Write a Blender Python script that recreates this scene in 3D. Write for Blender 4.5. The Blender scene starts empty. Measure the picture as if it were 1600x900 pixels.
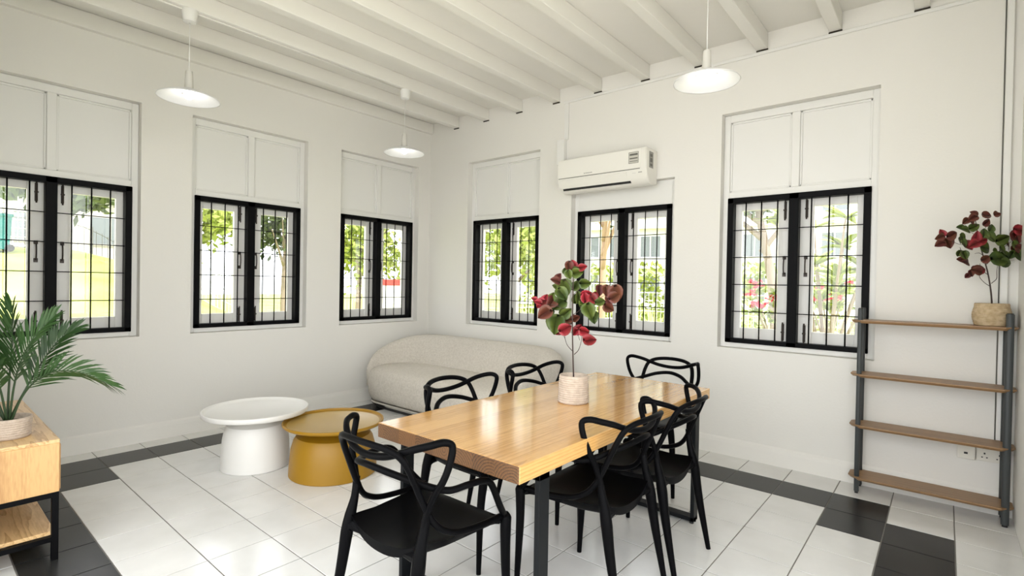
import bpy, bmesh, math, random
from mathutils import Vector, Matrix
import numpy as np
sc = bpy.context.scene
COL = sc.collection
PI = math.pi

# ------------------------------------------------------------------ camera
cam_d = bpy.data.cameras.new('camera'); cam = bpy.data.objects.new('camera', cam_d); COL.objects.link(cam)
cam_d.sensor_width = 36.0; cam_d.lens = 806.66 / 1600 * 36.0; cam_d.clip_start = 0.03; cam_d.clip_end = 300
yaw, pit, rol = math.radians(-40.038), math.radians(-0.5643), math.radians(1.05195)
F = Vector((math.sin(yaw)*math.cos(pit), math.cos(yaw)*math.cos(pit), math.sin(pit)))
Rr = Vector((math.cos(yaw), -math.sin(yaw), 0)); Up = Rr.cross(F)
R2 = Rr*math.cos(rol) + Up*math.sin(rol); U2 = -Rr*math.sin(rol) + Up*math.cos(rol)
cam.matrix_world = Matrix(((R2.x, U2.x, -F.x, 5.013), (R2.y, U2.y, -F.y, -4.3208), (R2.z, U2.z, -F.z, 1.3565), (0, 0, 0, 1)))
sc.camera = cam
# ------------------------------------------------------------------ light
sc.view_settings.view_transform = 'Standard'; sc.view_settings.look = 'None'
sc.view_settings.gamma = 1.0; sc.view_settings.use_curve_mapping = False
sc.view_settings.exposure = 0.6
SKY = 2.7
w = bpy.data.worlds.new('sky'); sc.world = w; w.use_nodes = True
bg = w.node_tree.nodes['Background']; bg.inputs[0].default_value = (0.95, 0.975, 1.0, 1); bg.inputs[1].default_value = SKY
sun_d = bpy.data.lights.new('sun', 'SUN'); sun_d.energy = 4.2; sun_d.angle = math.radians(3); sun_d.color = (1, .96, .88)
sun = bpy.data.objects.new('sun', sun_d); COL.objects.link(sun)
sun.rotation_euler = Vector((0.75, 0.05, 1.2)).to_track_quat('Z', 'Y').to_euler()
BULB = 14.0

# ------------------------------------------------------------------ materials
def mat(name, col, rough=.5, metal=0, bump=None, spec=.5, coat=0, emis=None, tint=None):
    """tint=(second colour, noise scale, amount); bump=(noise scale, strength)"""
    m = bpy.data.materials.new(name); m.use_nodes = True
    nt = m.node_tree; b = nt.nodes['Principled BSDF']
    b.inputs['Base Color'].default_value = (*col, 1); b.inputs['Roughness'].default_value = rough
    b.inputs['Metallic'].default_value = metal; b.inputs['Specular IOR Level'].default_value = spec
    b.inputs['Coat Weight'].default_value = coat; b.inputs['Coat Roughness'].default_value = .12
    if emis:
        b.inputs['Emission Color'].default_value = (*emis[0], 1); b.inputs['Emission Strength'].default_value = emis[1]
    tc = nt.nodes.new('ShaderNodeTexCoord')
    if tint:
        n = nt.nodes.new('ShaderNodeTexNoise'); n.inputs['Scale'].default_value = tint[1]; n.inputs['Detail'].default_value = 4
        nt.links.new(tc.outputs['Object'], n.inputs['Vector'])
        r = nt.nodes.new('ShaderNodeValToRGB'); r.color_ramp.elements[0].position = .5 - tint[2]; r.color_ramp.elements[1].position = .5 + tint[2]
        r.color_ramp.elements[0].color = (*col, 1); r.color_ramp.elements[1].color = (*tint[0], 1)
        nt.links.new(n.outputs['Fac'], r.inputs['Fac']); nt.links.new(r.outputs['Color'], b.inputs['Base Color'])
    if bump:
        n = nt.nodes.new('ShaderNodeTexNoise'); n.inputs['Scale'].default_value = bump[0]; n.inputs['Detail'].default_value = 5
        nt.links.new(tc.outputs['Object'], n.inputs['Vector'])
        bp = nt.nodes.new('ShaderNodeBump'); bp.inputs['Strength'].default_value = bump[1]; bp.inputs['Distance'].default_value = .01
        nt.links.new(n.outputs['Fac'], bp.inputs['Height']); nt.links.new(bp.outputs['Normal'], b.inputs['Normal'])
    return m

def wood(name, light, dark, axis, ring=70., plank=None, contrast=1., rough=.35, coat=0., warp=.02, stretch=.12, seed=0., off=.06):
    """solid growth-ring wood; axis = log direction (0 x,1 y,2 z); plank=(axis, width) for glued boards"""
    m = bpy.data.materials.new(name); m.use_nodes = True
    nt = m.node_tree; N = nt.nodes; L = nt.links; b = N['Principled BSDF']
    b.inputs['Roughness'].default_value = rough; b.inputs['Coat Weight'].default_value = coat; b.inputs['Coat Roughness'].default_value = .1
    def math_(op, a, bb=None):
        n = N.new('ShaderNodeMath'); n.operation = op
        for i, v in enumerate((a, bb)):
            if v is None: continue
            if isinstance(v, (int, float)): n.inputs[i].default_value = v
            else: L.new(v, n.inputs[i])
        return n.outputs[0]
    tc = N.new('ShaderNodeTexCoord'); sp = N.new('ShaderNodeSeparateXYZ'); L.new(tc.outputs['Object'], sp.inputs[0])
    X = [sp.outputs[i] for i in range(3)]
    oth = [i for i in range(3) if i != axis]
    rnd = None
    if plank:
        idx = math_('FLOOR', math_('ADD', math_('DIVIDE', X[plank[0]], plank[1]), seed))
        wn = N.new('ShaderNodeTexWhiteNoise'); wn.noise_dimensions = '1D'; L.new(idx, wn.inputs['W'])
        wc = N.new('ShaderNodeSeparateColor'); L.new(wn.outputs['Color'], wc.inputs[0]); rnd = wc.outputs
    # stretched noise
    mp = N.new('ShaderNodeMapping'); L.new(tc.outputs['Object'], mp.inputs[0]); s = [1, 1, 1]; s[axis] = stretch
    mp.inputs['Scale'].default_value = s
    vec = mp.outputs[0]
    if rnd:
        va = N.new('ShaderNodeVectorMath'); va.operation = 'ADD'; L.new(vec, va.inputs[0])
        vs = N.new('ShaderNodeVectorMath'); vs.operation = 'SCALE'; vs.inputs['Scale'].default_value = 7.; L.new(wn.outputs['Color'], vs.inputs[0])
        L.new(vs.outputs[0], va.inputs[1]); vec = va.outputs[0]
    nz = N.new('ShaderNodeTexNoise'); nz.inputs['Scale'].default_value = 9; nz.inputs['Detail'].default_value = 3; L.new(vec, nz.inputs['Vector'])
    cen = []
    for k, i in enumerate(oth):
        c = X[i]
        if plank and i == plank[0]:
            c = math_('SUBTRACT', math_('SUBTRACT', c, math_('MULTIPLY', math_('SUBTRACT', idx, seed), plank[1])), math_('MULTIPLY', rnd[0], plank[1]))
        else:
            c = math_('ADD', math_('ADD', c, off), math_('MULTIPLY', math_('SUBTRACT', rnd[1], .5), .12) if rnd else 0.)
        c = math_('ADD', c, math_('MULTIPLY', math_('SUBTRACT', nz.outputs['Fac'], .5), warp * (3 if k else 2)))
        cen.append(math_('MULTIPLY', c, c))
    rad = math_('SQRT', math_('ADD', cen[0], cen[1]))
    saw = math_('FRACT', math_('MULTIPLY', rad, ring))
    saw = math_('POWER', saw, 2.2)
    fn = N.new('ShaderNodeTexNoise'); fn.inputs['Scale'].default_value = 160; fn.inputs['Detail'].default_value = 2; L.new(vec, fn.inputs['Vector'])
    f = math_('ADD', math_('MULTIPLY', saw, .75 * contrast), math_('MULTIPLY', math_('SUBTRACT', fn.outputs['Fac'], .5), .8))
    if rnd: f = math_('ADD', f, math_('MULTIPLY', math_('SUBTRACT', rnd[2], .5), .45))
    r = N.new('ShaderNodeValToRGB'); r.color_ramp.elements[0].position = .0; r.color_ramp.elements[1].position = 1.
    r.color_ramp.elements[0].color = (*light, 1); r.color_ramp.elements[1].color = (*dark, 1)
    L.new(f, r.inputs['Fac']); L.new(r.outputs['Color'], b.inputs['Base Color'])
    bp = N.new('ShaderNodeBump'); bp.inputs['Strength'].default_value = .12; bp.inputs['Distance'].default_value = .002
    L.new(fn.outputs['Fac'], bp.inputs['Height']); L.new(bp.outputs['Normal'], b.inputs['Normal'])
    return m

M = {}
M['wall'] = mat('painted_plaster', (.80, .78, .73), .6, bump=(60, .10), spec=.3)
M['ceil'] = mat('painted_ceiling', (.81, .79, .735), .6, bump=(25, .06), spec=.3)
M['white_paint'] = mat('white_gloss_paint', (.80, .79, .755), .4, bump=(30, .04))
M['black_steel'] = mat('black_painted_steel', (.0015, .0015, .002), .5, spec=.1)
M['bolt'] = mat('dark_brass', (.035, .024, .018), .4, .3)
M['tile_w'] = mat('white_ceramic_tile', (.80, .795, .775), .16, bump=(6, .015), tint=((.72, .715, .69), 5, .25))
M['tile_b'] = mat('charcoal_ceramic_tile', (.016, .0165, .0165), .27, bump=(8, .02), spec=.25, tint=((.034, .034, .033), 4, .2))
M['grout'] = mat('grey_grout', (.20, .19, .17), .8)
M['plastic'] = mat('black_moulded_plastic', (.0025, .0025, .003), .38, spec=.045)
M['pine_top'] = wood('pine_boards', (.72, .41, .14), (.40, .18, .042), 1, 85, (0, .105), .8, .22, .6, warp=.012, seed=.35, off=-.68)
M['pine_end'] = wood('pine_end_grain', (.155, .068, .020), (.030, .011, .003), 1, 95, (0, .105), 1.15, .5, seed=.35, warp=.006, off=-.68)
M['table_leg'] = mat('black_leg_steel', (.006, .007, .008), .4, spec=.15)
M['ply'] = wood('pine_cabinet_panel', (.66, .40, .165), (.30, .125, .035), 2, 30, (1, .21), .9, .4, .2, warp=.03)
M['ply_top'] = wood('pine_cabinet_top', (.74, .50, .24), (.38, .18, .05), 0, 34, None, .9, .4, .2, warp=.06)
M['oak'] = wood('oak_shelf', (.32, .185, .085), (.20, .11, .047), 0, 60, None, .7, .42, 0, warp=.02)
M['pole'] = mat('grey_painted_pole', (.045, .050, .051), .5)
M['fabric'] = mat('boucle_fabric', (.74, .69, .61), .95, bump=(220, .6), spec=.15, tint=((.62, .57, .495), 60, .2))
M['chrome'] = mat('brushed_steel', (.55, .53, .50), .25, 1.)
M['dark'] = mat('dark_plinth', (.02, .018, .016), .5)
M['white_table'] = mat('white_lacquer', (.78, .765, .725), .45)
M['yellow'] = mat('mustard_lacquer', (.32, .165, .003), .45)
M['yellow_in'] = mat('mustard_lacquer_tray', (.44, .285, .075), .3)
M['pot'] = mat('woven_cotton_rope', (.62, .52, .43), .9, bump=(90, .5), spec=.1, tint=((.48, .39, .31), 40, .2))
M['pot2'] = mat('woven_seagrass', (.60, .47, .31), .9, bump=(90, .5), spec=.1, tint=((.42, .31, .18), 45, .2))
M['soil'] = mat('dark_moss_and_gap_shade', (.035, .026, .018), .9, bump=(60, .8))  # pot soil, also the dark strips for shaded gaps under the joist ends
M['stem'] = mat('brown_stem', (.050, .028, .022), .7)
M['leaf_g'] = mat('green_leaf', (.105, .145, .022), .45, tint=((.035, .065, .010), 14, .15))
M['leaf_r'] = mat('red_leaf', (.40, .018, .036), .45, tint=((.14, .016, .013), 18, .2))
M['leaf_d'] = mat('dark_red_leaf', (.10, .012, .014), .5, tint=((.13, .045, .018), 14, .2))
M['palm'] = mat('palm_leaf', (.018, .062, .012), .4, tint=((.035, .085, .018), 20, .2))
M['palm_stem'] = mat('palm_stalk', (.025, .055, .016), .5)
M['enamel'] = mat('white_enamel', (.82, .82, .82), .3)
M['fitting'] = mat('lamp_fitting', (.62, .60, .55), .45)
M['bulb'] = mat('lit_bulb', (1, 1, 1), .3, emis=((1, .98, .95), BULB))
M['ac'] = mat('white_abs_plastic', (.82, .80, .735), .35)
M['ac_grey'] = mat('grey_print', (.30, .29, .26), .5)
M['ac_label'] = mat('label_paper', (.55, .53, .47), .5)
M['ac_ink'] = mat('label_ink', (.12, .115, .10), .5)
M['socket'] = mat('cream_socket_plastic', (.78, .75, .66), .35)
M['hole'] = mat('socket_hole', (.01, .01, .01), .6)
g = bpy.data.materials.new('window_glass'); g.use_nodes = True; nt = g.node_tree
for n in list(nt.nodes): nt.nodes.remove(n)
o_ = nt.nodes.new('ShaderNodeOutputMaterial'); mx = nt.nodes.new('ShaderNodeMixShader'); tr = nt.nodes.new('ShaderNodeBsdfTransparent'); gl = nt.nodes.new('ShaderNodeBsdfGlossy')
gl.inputs['Roughness'].default_value = .02; mx.inputs[0].default_value = .05
nt.links.new(tr.outputs[0], mx.inputs[1]); nt.links.new(gl.outputs[0], mx.inputs[2]); nt.links.new(mx.outputs[0], o_.inputs[0])
M['glass'] = g
M['grass'] = mat('mown_lawn', (.30, .36, .06), .9, bump=(30, .6), tint=((.42, .44, .12), 1.2, .2))
M['path'] = mat('pale_concrete', (.62, .60, .56), .85, bump=(20, .2))
M['tree_d'] = mat('tree_leaves_dark', (.05, .085, .022), .6, tint=((.11, .15, .04), 3, .2))
M['tree_l'] = mat('tree_leaves_light', (.22, .30, .04), .6, tint=((.36, .40, .09), 3, .2))
M['bark'] = mat('grey_bark', (.28, .22, .17), .9, bump=(30, .6))
M['bark_r'] = mat('red_bark', (.42, .29, .20), .9, bump=(30, .6))
M['fence'] = mat('white_fence_wire', (.75, .76, .76), .5)
M['fence_d'] = mat('dark_fence_rail', (.12, .12, .12), .5)
M['house'] = mat('house_render', (.72, .71, .68), .8)
M['house_g'] = mat('grey_house_render', (.45, .43, .40), .8)
M['pane_d'] = mat('far_window_pane', (.16, .18, .20), .2)
M['teal'] = mat('teal_plastic', (.012, .17, .16), .4)
M['flower'] = mat('red_blossom', (.70, .035, .06), .6)
M['red_sign'] = mat('red_paint', (.65, .05, .04), .5)
M['rubber'] = mat('tyre_rubber', (.02, .02, .02), .7)

# ------------------------------------------------------------------ helpers
def link(name, bm, m, parent=None, smooth=False, recalc=True):
    if recalc: bmesh.ops.recalc_face_normals(bm, faces=bm.faces)
    me = bpy.data.meshes.new(name); bm.to_mesh(me); bm.free()
    ms = m if isinstance(m, (list, tuple)) else [m]
    for x in ms: me.materials.append(x)
    if smooth:
        for p in me.polygons: p.use_smooth = True
        if smooth != 'all':
            me.set_sharp_from_angle(angle=math.radians(40))
    o = bpy.data.objects.new(name, me); COL.objects.link(o)
    if parent: o.parent = parent
    return o
def empty(name, loc=(0, 0, 0), rz=0):
    o = bpy.data.objects.new(name, None); COL.objects.link(o); o.location = loc; o.rotation_euler = (0, 0, rz); o.empty_display_size = .1
    return o
def tag(o, label=None, cat=None, group=None, kind=None):
    if label: o['label'] = label
    if cat: o['category'] = cat
    if group: o['group'] = group
    if kind: o['kind'] = kind
    return o
def struct(o, label, cat):
    return tag(o, label, cat, None, 'structure')
def copy_tree(o, parent=None):
    c = o.copy(); COL.objects.link(c); c.parent = parent
    for ch in list(o.children): copy_tree(ch, c)
    return c
def NB(): return bmesh.new()
def box(bm, x0, x1, y0, y1, z0, z1, bev=0, mi=0, seg=1):
    vs = [bm.verts.new((x, y, z)) for x in (x0, x1) for y in (y0, y1) for z in (z0, z1)]
    fs = [bm.faces.new([vs[i] for i in f]) for f in ((0, 1, 3, 2), (4, 6, 7, 5), (0, 4, 5, 1), (2, 3, 7, 6), (0, 2, 6, 4), (1, 5, 7, 3))]
    for f in fs: f.material_index = mi
    if bev:
        es = list({e for f in fs for e in f.edges})
        r = bmesh.ops.bevel(bm, geom=es, offset=bev, segments=seg, affect='EDGES', profile=.5)
        for f in r['faces']: f.material_index = mi
    return fs
def crom(pts, n=8, closed=False):
    P = [np.array(p, float) for p in pts]; out = []; k = len(P); rng = k if closed else k - 1
    for i in range(rng):
        p0 = P[(i-1) % k] if (closed or i > 0) else 2*P[0]-P[1]
        p1, p2 = P[i], P[(i+1) % k]
        p3 = P[(i+2) % k] if (closed or i+2 < k) else 2*P[-1]-P[-2]
        for j in range(n):
            t = j/n
            out.append(.5*((2*p1)+(-p0+p2)*t+(2*p0-5*p1+4*p2-p3)*t*t+(-p0+3*p1-3*p2+p3)*t**3))
    if not closed: out.append(P[-1])
    return out
def tube(bm, pts, r, seg=8, closed=False, flat=None):
    """pts: list of xyz; r: float or per-point list; flat=(a,b) scales section"""
    P = [Vector(p) for p in pts]; n = len(P); rings = []
    R = r if isinstance(r, (list, tuple, np.ndarray)) else [r]*n
    nrm = None
    for i in range(n):
        a = P[(i-1) % n] if (closed or i > 0) else P[i]; b = P[(i+1) % n] if (closed or i < n-1) else P[i]
        t = (b-a).normalized()
        if nrm is None:
            ref = Vector((0, 0, 1)) if abs(t.z) < .9 else Vector((1, 0, 0)); nrm = (ref - t*ref.dot(t)).normalized()
        else:
            nrm = (nrm - t*nrm.dot(t)).normalized()
        bi = t.cross(nrm)
        fa, fb = flat if flat else (1, 1)
        rings.append([bm.verts.new(P[i] + (nrm*math.cos(2*PI*k/seg)*fa + bi*math.sin(2*PI*k/seg)*fb)*R[i]) for k in range(seg)])
    for i in range(n if closed else n-1):
        A, B = rings[i], rings[(i+1) % n]
        for k in range(seg): bm.faces.new((A[k], A[(k+1) % seg], B[(k+1) % seg], B[k]))
    if not closed:
        bm.faces.new(rings[0][::-1]); bm.faces.new(rings[-1])
def stube(bm, ctrl, r, n=6, seg=8, flat=None):
    """smooth tube: ctrl = [(x,y,z[,r])]"""
    P = crom([c[:3] for c in ctrl], n)
    if len(ctrl[0]) > 3:
        rr = [float(np.interp(i/n, range(len(ctrl)), [c[3] for c in ctrl])) for i in range(len(P))]
    else: rr = r
    tube(bm, P, rr, seg, flat=flat)
def lathe(bm, prof, seg=48, c=(0, 0), cap0=True, cap1=True, mis=None):
    rings = []
    for r, z in prof: rings.append([bm.verts.new((c[0]+r*math.cos(2*PI*k/seg), c[1]+r*math.sin(2*PI*k/seg), z)) for k in range(seg)])
    for i in range(len(rings)-1):
        for k in range(seg):
            f = bm.faces.new((rings[i][k], rings[i][(k+1) % seg], rings[i+1][(k+1) % seg], rings[i+1][k]))
            if mis: f.material_index = mis[i]
    if cap0: bm.faces.new(rings[0][::-1])
    if cap1: bm.faces.new(rings[-1])
def prism(bm, poly, z0, z1, bev=0):
    a = [bm.verts.new((x, y, z0)) for x, y in poly]; b = [bm.verts.new((x, y, z1)) for x, y in poly]; n = len(poly)
    fs = [bm.faces.new(a[::-1]), bm.faces.new(b)] + [bm.faces.new((a[i], a[(i+1) % n], b[(i+1) % n], b[i])) for i in range(n)]
    if bev:
        es = [e for e in fs[0].edges] + [e for e in fs[1].edges]
        bmesh.ops.bevel(bm, geom=es, offset=bev, segments=2, affect='EDGES', profile=.5)

# ------------------------------------------------------------------ room shell
XW = 5.345          # right end wall
YN = -4.27          # near wall
ZC = 3.33           # ceiling boards
def grid_wall(name, us, zs, holes, d0, d1, mp, m):
    """solid wall with rectangular holes; mp maps (u, d, z) to world"""
    us = sorted(us); zs = sorted(zs); bm = NB()
    def solid(i, j):
        if i < 0 or j < 0 or i >= len(us)-1 or j >= len(zs)-1: return False
        u, z = (us[i]+us[i+1])/2, (zs[j]+zs[j+1])/2
        return not any(h[0] < u < h[1] and h[2] < z < h[3] for h in holes)
    def q(*p): bm.faces.new([bm.verts.new(mp(*x)) for x in p])
    for i in range(len(us)-1):
        for j in range(len(zs)-1):
            if not solid(i, j): continue
            a, b, c, d = us[i], us[i+1], zs[j], zs[j+1]
            for dd in (d0, d1): q((a, dd, c), (b, dd, c), (b, dd, d), (a, dd, d))
            if not solid(i-1, j): q((a, d0, c), (a, d1, c), (a, d1, d), (a, d0, d))
            if not solid(i+1, j): q((b, d0, c), (b, d1, c), (b, d1, d), (b, d0, d))
            if not solid(i, j-1): q((a, d0, c), (b, d0, c), (b, d1, c), (a, d1, c))
            if not solid(i, j+1): q((a, d0, d), (b, d0, d), (b, d1, d), (a, d1, d))
    bmesh.ops.remove_doubles(bm, verts=bm.verts, dist=1e-4)
    return link(name, bm, m)
LM = lambda u, d, z: (-d, u, z)       # left wall: u = y, outward -x
RM = lambda u, d, z: (u, d, z)        # far wall: u = x, outward +y
WT = .24
OZ0, OZ1 = .865, 2.76
left_open = [(-4.13, -3.055), (-2.685, -1.628), (-1.25, -.178)]
right_open = [(.678, 1.735), (2.135, 3.198), (3.588, 4.645)]
top_of = lambda a: 2.30 if abs(a-2.135) < .01 else OZ1    # the opening behind the air conditioner is walled up above the window
def wall(name, ops, lo, hi, mp):
    us = {lo, hi}; zs = {-.02, ZC}
    hs = []
    for a, b in ops: us |= {a, b}; hs.append((a, b, OZ0, top_of(a))); zs |= {OZ0, top_of(a)}
    return grid_wall(name, us, zs, hs, 0, WT, mp, M['wall'])
struct(wall('wall_left', left_open, YN-.15, 0, LM), 'white plaster wall on the left with three windows', 'wall')
struct(wall('wall_back', right_open, -WT, XW+.2, RM), 'white plaster wall carrying the air conditioner and three windows', 'wall')
struct(grid_wall('wall_right', {YN-.15, -2.3, 0}, {-.02, 3.12, ZC}, [(YN-.15, -2.3, -.02, 3.12)], 0, .2, lambda u, d, z: (XW+d, u, z), M['wall']), 'white wall at the far right behind the shelf end, with an added side opening for skylight', 'wall')  # unseen opening added so skylight reaches the left wall
struct(grid_wall('wall_near', {0, 1.95, XW}, {-.02, 2.9, ZC}, [(1.95, XW, -.02, 2.9)], 0, .15, lambda u, d, z: (u, YN-d, z), M['wall']), 'white wall behind the camera with a doorway widened for daylight', 'wall')  # doorway widened out of view to light the room from behind

# floor of 12 inch tiles (grid measured from the photograph): index -> metres
T = .305; GX, GY = .65*T, -11.01*T
bm = NB(); box(bm, -.0, XW, YN-.15, 0, -.05, -.003, mi=2)
random.seed(3)
def black(i, j):
    if j == 9 and 0 <= i <= 14: return True
    if j == 8 and i in (0, 14): return True
    if i == 15 and -1 <= j <= 8: return True
    if i == 16 and j <= 0: return False
    if i == 0 and -1 <= j <= 9: return True
    if i == 1 and j == -1: return True
    if j == -2 and 1 <= i <= 15: return True
    return False
gap = .0028
for i in range(-1, 18):
    for j in range(-4, 12):
        x0, x1 = max(GX+i*T+gap, 0), min(GX+(i+1)*T-gap, XW); y0, y1 = max(GY+j*T+gap, YN-.15), min(GY+(j+1)*T-gap, 0)
        if x1-x0 < .01 or y1-y0 < .005: continue
        box(bm, x0, x1, y0, y1, -.004, 0, bev=.0012, mi=1 if black(i, j) else 0)
struct(link('floor', bm, [M['tile_w'], M['tile_b'], M['grout']]), 'white tiled floor with a stepped charcoal tile border', 'floor')

# ceiling boards and joists (joists run towards the far wall)
bm = NB(); box(bm, -WT, XW+.2, YN-.15, WT, ZC, ZC+.06)
struct(link('ceiling', bm, M['ceil']), 'cream painted board ceiling above the joists', 'ceiling')
k = 1
for i in range(10):
    c = .47 + .4875*i
    bm = NB(); box(bm, c-.04, c+.04, YN, -.003, 3.205, ZC, bev=.004)
    o = link('trim_%d' % k, bm, M['ceil']); struct(o, 'cream ceiling joist, number %d counted from the left window wall' % (i+1), 'joist'); k += 1
    bm = NB(); box(bm, c-.042, c+.042, -.010, -.001, 3.1935, 3.2035); link('joist_gap_shade', bm, M['soil'], o)  # dark strip put in for the shaded gap under the joist end
def trim(m, label, cat, *boxes):
    global k
    bm = NB()
    for b in boxes: box(bm, *b, bev=.003)
    struct(link('trim_%d' % k, bm, m), label, cat); k += 1
trim(M['white_paint'], 'thin white cable trunking run along the top of the far wall and down its right corner', 'trunking',
     (2.03, XW-.075, -.016, -.001, 3.165, 3.19), (5.264, 5.298, -.026, -.001, .40, 3.19))
bm = NB(); tube(bm, [(5.2595, -.004, .40), (5.2595, -.004, 3.165)], .0028, 6); struct(link('trim_%d' % k, bm, M['ac_ink'], smooth='all'), 'thin dark line along the left edge of the corner trunking', 'cable'); k += 1  # thin dark tube drawing the line beside the trunking
trim(M['white_paint'], 'narrow white cable trunking dropping from the ceiling to the pipe box', 'trunking', (2.045, 2.092, -.018, -.001, 2.80, 3.165))
trim(M['white_paint'], 'white pipe cover box beside the air conditioner', 'pipe cover', (1.985, 2.072, -.055, -.001, 2.55, 2.80))
trim(M['ceil'], 'cream wall plate strip along the top of the left wall', 'wall plate', (.001, .05, YN, -.002, 3.205, ZC-.003))
trim(M['white_paint'], 'small white conduit stub beside the corner behind the shelf plant', 'conduit', (5.262, 5.325, -.022, -.016, 1.535, 1.545))
# plastered skirting
def skirt(name, mp, u0, u1, label):
    bm = NB(); pr = [(0, 0), (-.022, 0), (-.016, .10), (-.010, .125), (0, .14)]
    A = [bm.verts.new(mp(u0, d, z)) for d, z in pr]; B = [bm.verts.new(mp(u1, d, z)) for d, z in pr]
    for i in range(5): bm.faces.new((A[i], A[(i+1) % 5], B[(i+1) % 5], B[i]))
    bm.faces.new(A); bm.faces.new(B[::-1])
    struct(link(name, bm, M['wall']), label, 'skirting')
skirt('baseboard_left', LM, YN, 0, 'low white plaster skirting along the left wall')
skirt('baseboard_back', RM, .022, XW, 'low white plaster skirting along the far wall')

# ------------------------------------------------------------------ windows
def win(n, u0, u1, mp, label):
    root = empty('window_%d' % n); struct(root, label, 'window')
    def B(bm, a, b, d0, d1, z0, z1, bev=.003):
        p, q = mp(a, d0, z0), mp(b, d1, z1)
        box(bm, min(p[0], q[0]), max(p[0], q[0]), min(p[1], q[1]), max(p[1], q[1]), z0, z1, bev)
    uc = (u0+u1)/2; W = M['white_paint']; e = .001
    OZ1 = top_of(u0); full = OZ1 > 2.5; sm_ = .004 if not full else .06; bm = NB()   # white timber frame
    B(bm, u0+e, u0+.048, .07, .20, OZ0+e, OZ1-e); B(bm, u1-.048, u1-e, .07, .20, OZ0+e, OZ1-e)
    if full: B(bm, u0+.048, u1-.048, .07, .20, OZ1-.06, OZ1-e); B(bm, uc-.028, uc+.028, .07, .20, 2.13, OZ1-.06)
    B(bm, u0+.048, u1-.048, .07, .20, 2.075, 2.13 if full else OZ1-e); B(bm, u0+.048, u1-.048, .07, .20, OZ0+e, .915)
    B(bm, uc-.035, uc+.035, .135, .20, .915, 2.075)
    link('frame', bm, W, root)
    for a, b in ((u0+.05, uc-.03), (uc+.03, u1-.05)) if full else ():
        bm = NB(); B(bm, a-.002, b+.002, .098, .13, 2.128, OZ1-.058)
        # thin bead around the board
        for q in ((a-.002, a+.012, 2.13, OZ1-.06), (b-.012, b+.002, 2.13, OZ1-.06), (a, b, OZ1-.074, OZ1-.06), (a, b, 2.13, 2.144)):
            B(bm, q[0], q[1], .086, .100, q[2], q[3], .002)
        link('upper_panel', bm, W, root)
    # black steel burglar grille
    g0, g1, z0, z1 = u0+.043, u1-.043, .905, 2.08; d0, d1 = .052, .128
    bm = NB()
    B(bm, g0, g0+.045, d0, d1, z0, z1); B(bm, g1-.045, g1, d0, d1, z0, z1); B(bm, uc-.034, uc+.034, d0, d1, z0, z1)
    B(bm, g0, g1, d0, d1, z1-.045, z1); B(bm, g0, g1, d0, d1, z0, z0+.035)
    gr = link('grille', bm, M['black_steel'], root)
    bm = NB(); wv = (g1-g0-.045)/8
    for i in (1, 2, 3, 5, 6, 7):
        u = g0+.0225+wv*i; tube(bm, [mp(u, .07, z0+.02), mp(u, .07, z1-.02)], .0052, 6)
    for i in range(1, 5):
        z = z0+.035+(z1-z0-.08)*i/5
        tube(bm, [mp(g0+.02, .073, z), mp(g1-.02, .073, z)], .0036, 6)
    link('bars', bm, M['black_steel'], gr, smooth='all')
    # casements
    for side in (-1, 1):
        a, b = (u0+.048, uc-.012) if side < 0 else (uc+.012, u1-.048)
        zz0, zz1 = .918, 2.07; sd0, sd1 = .137, .175
        so, sm = .085, .092
        ga, gb = (a+so, b-sm-.02) if side < 0 else (a+sm+.02, b-so)
        bm = NB()
        B(bm, a, ga, sd0, sd1, zz0, zz1); B(bm, gb, b, sd0, sd1, zz0, zz1); B(bm, ga, gb, sd0, sd1, zz1-.09, zz1); B(bm, ga, gb, sd0, sd1, zz0, 1.025)
        c = link('casement', bm, W, root)
        bm = NB(); B(bm, ga-.004, gb+.004, .154, .158, 1.02, zz1-.085, 0)
        link('glass_pane', bm, M['glass'], c)
        uh = (b-.062) if side < 0 else (a+.062)
        for zb0, zb1 in ((1.895, 2.03), (.945, 1.075)):
            bm = NB(); B(bm, uh-.009, uh+.009, .128, .137, zb0, zb1, .002); tube(bm, [mp(uh, .122, zb0-.012), mp(uh, .122, zb1+.012)], .0055, 8)
            B(bm, uh-.012, uh+.012, .118, .131, (zb0+zb1)/2-.006, (zb0+zb1)/2+.006, .002)
            link('bolt', bm, M['bolt'], c)
        bm = NB(); stube(bm, [mp(uh, .137, 1.46), mp(uh, .112, 1.475), mp(uh, .105, 1.525), mp(uh, .112, 1.575), mp(uh, .137, 1.59)], .0048, 5, 8)
        B(bm, uh-.012, uh+.012, .128, .137, 1.445, 1.475, .002); B(bm, uh-.012, uh+.012, .128, .137, 1.578, 1.605, .002)
        link('handle', bm, M['bolt'], c)
wl = ['black grilled white casement window in the left wall, cut off by the left edge', 'black grilled white casement window in the middle of the left wall', 'black grilled white casement window in the left wall nearest the room corner',
      'black grilled white casement window in the far wall nearest the room corner', 'black grilled white casement window under the air conditioner', 'black grilled white casement window behind the wooden shelf unit']
for i, (a, b) in enumerate(left_open): win(i+1, a, b, LM, wl[i])
for i, (a, b) in enumerate(right_open): win(i+4, a, b, RM, wl[i+3])

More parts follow.
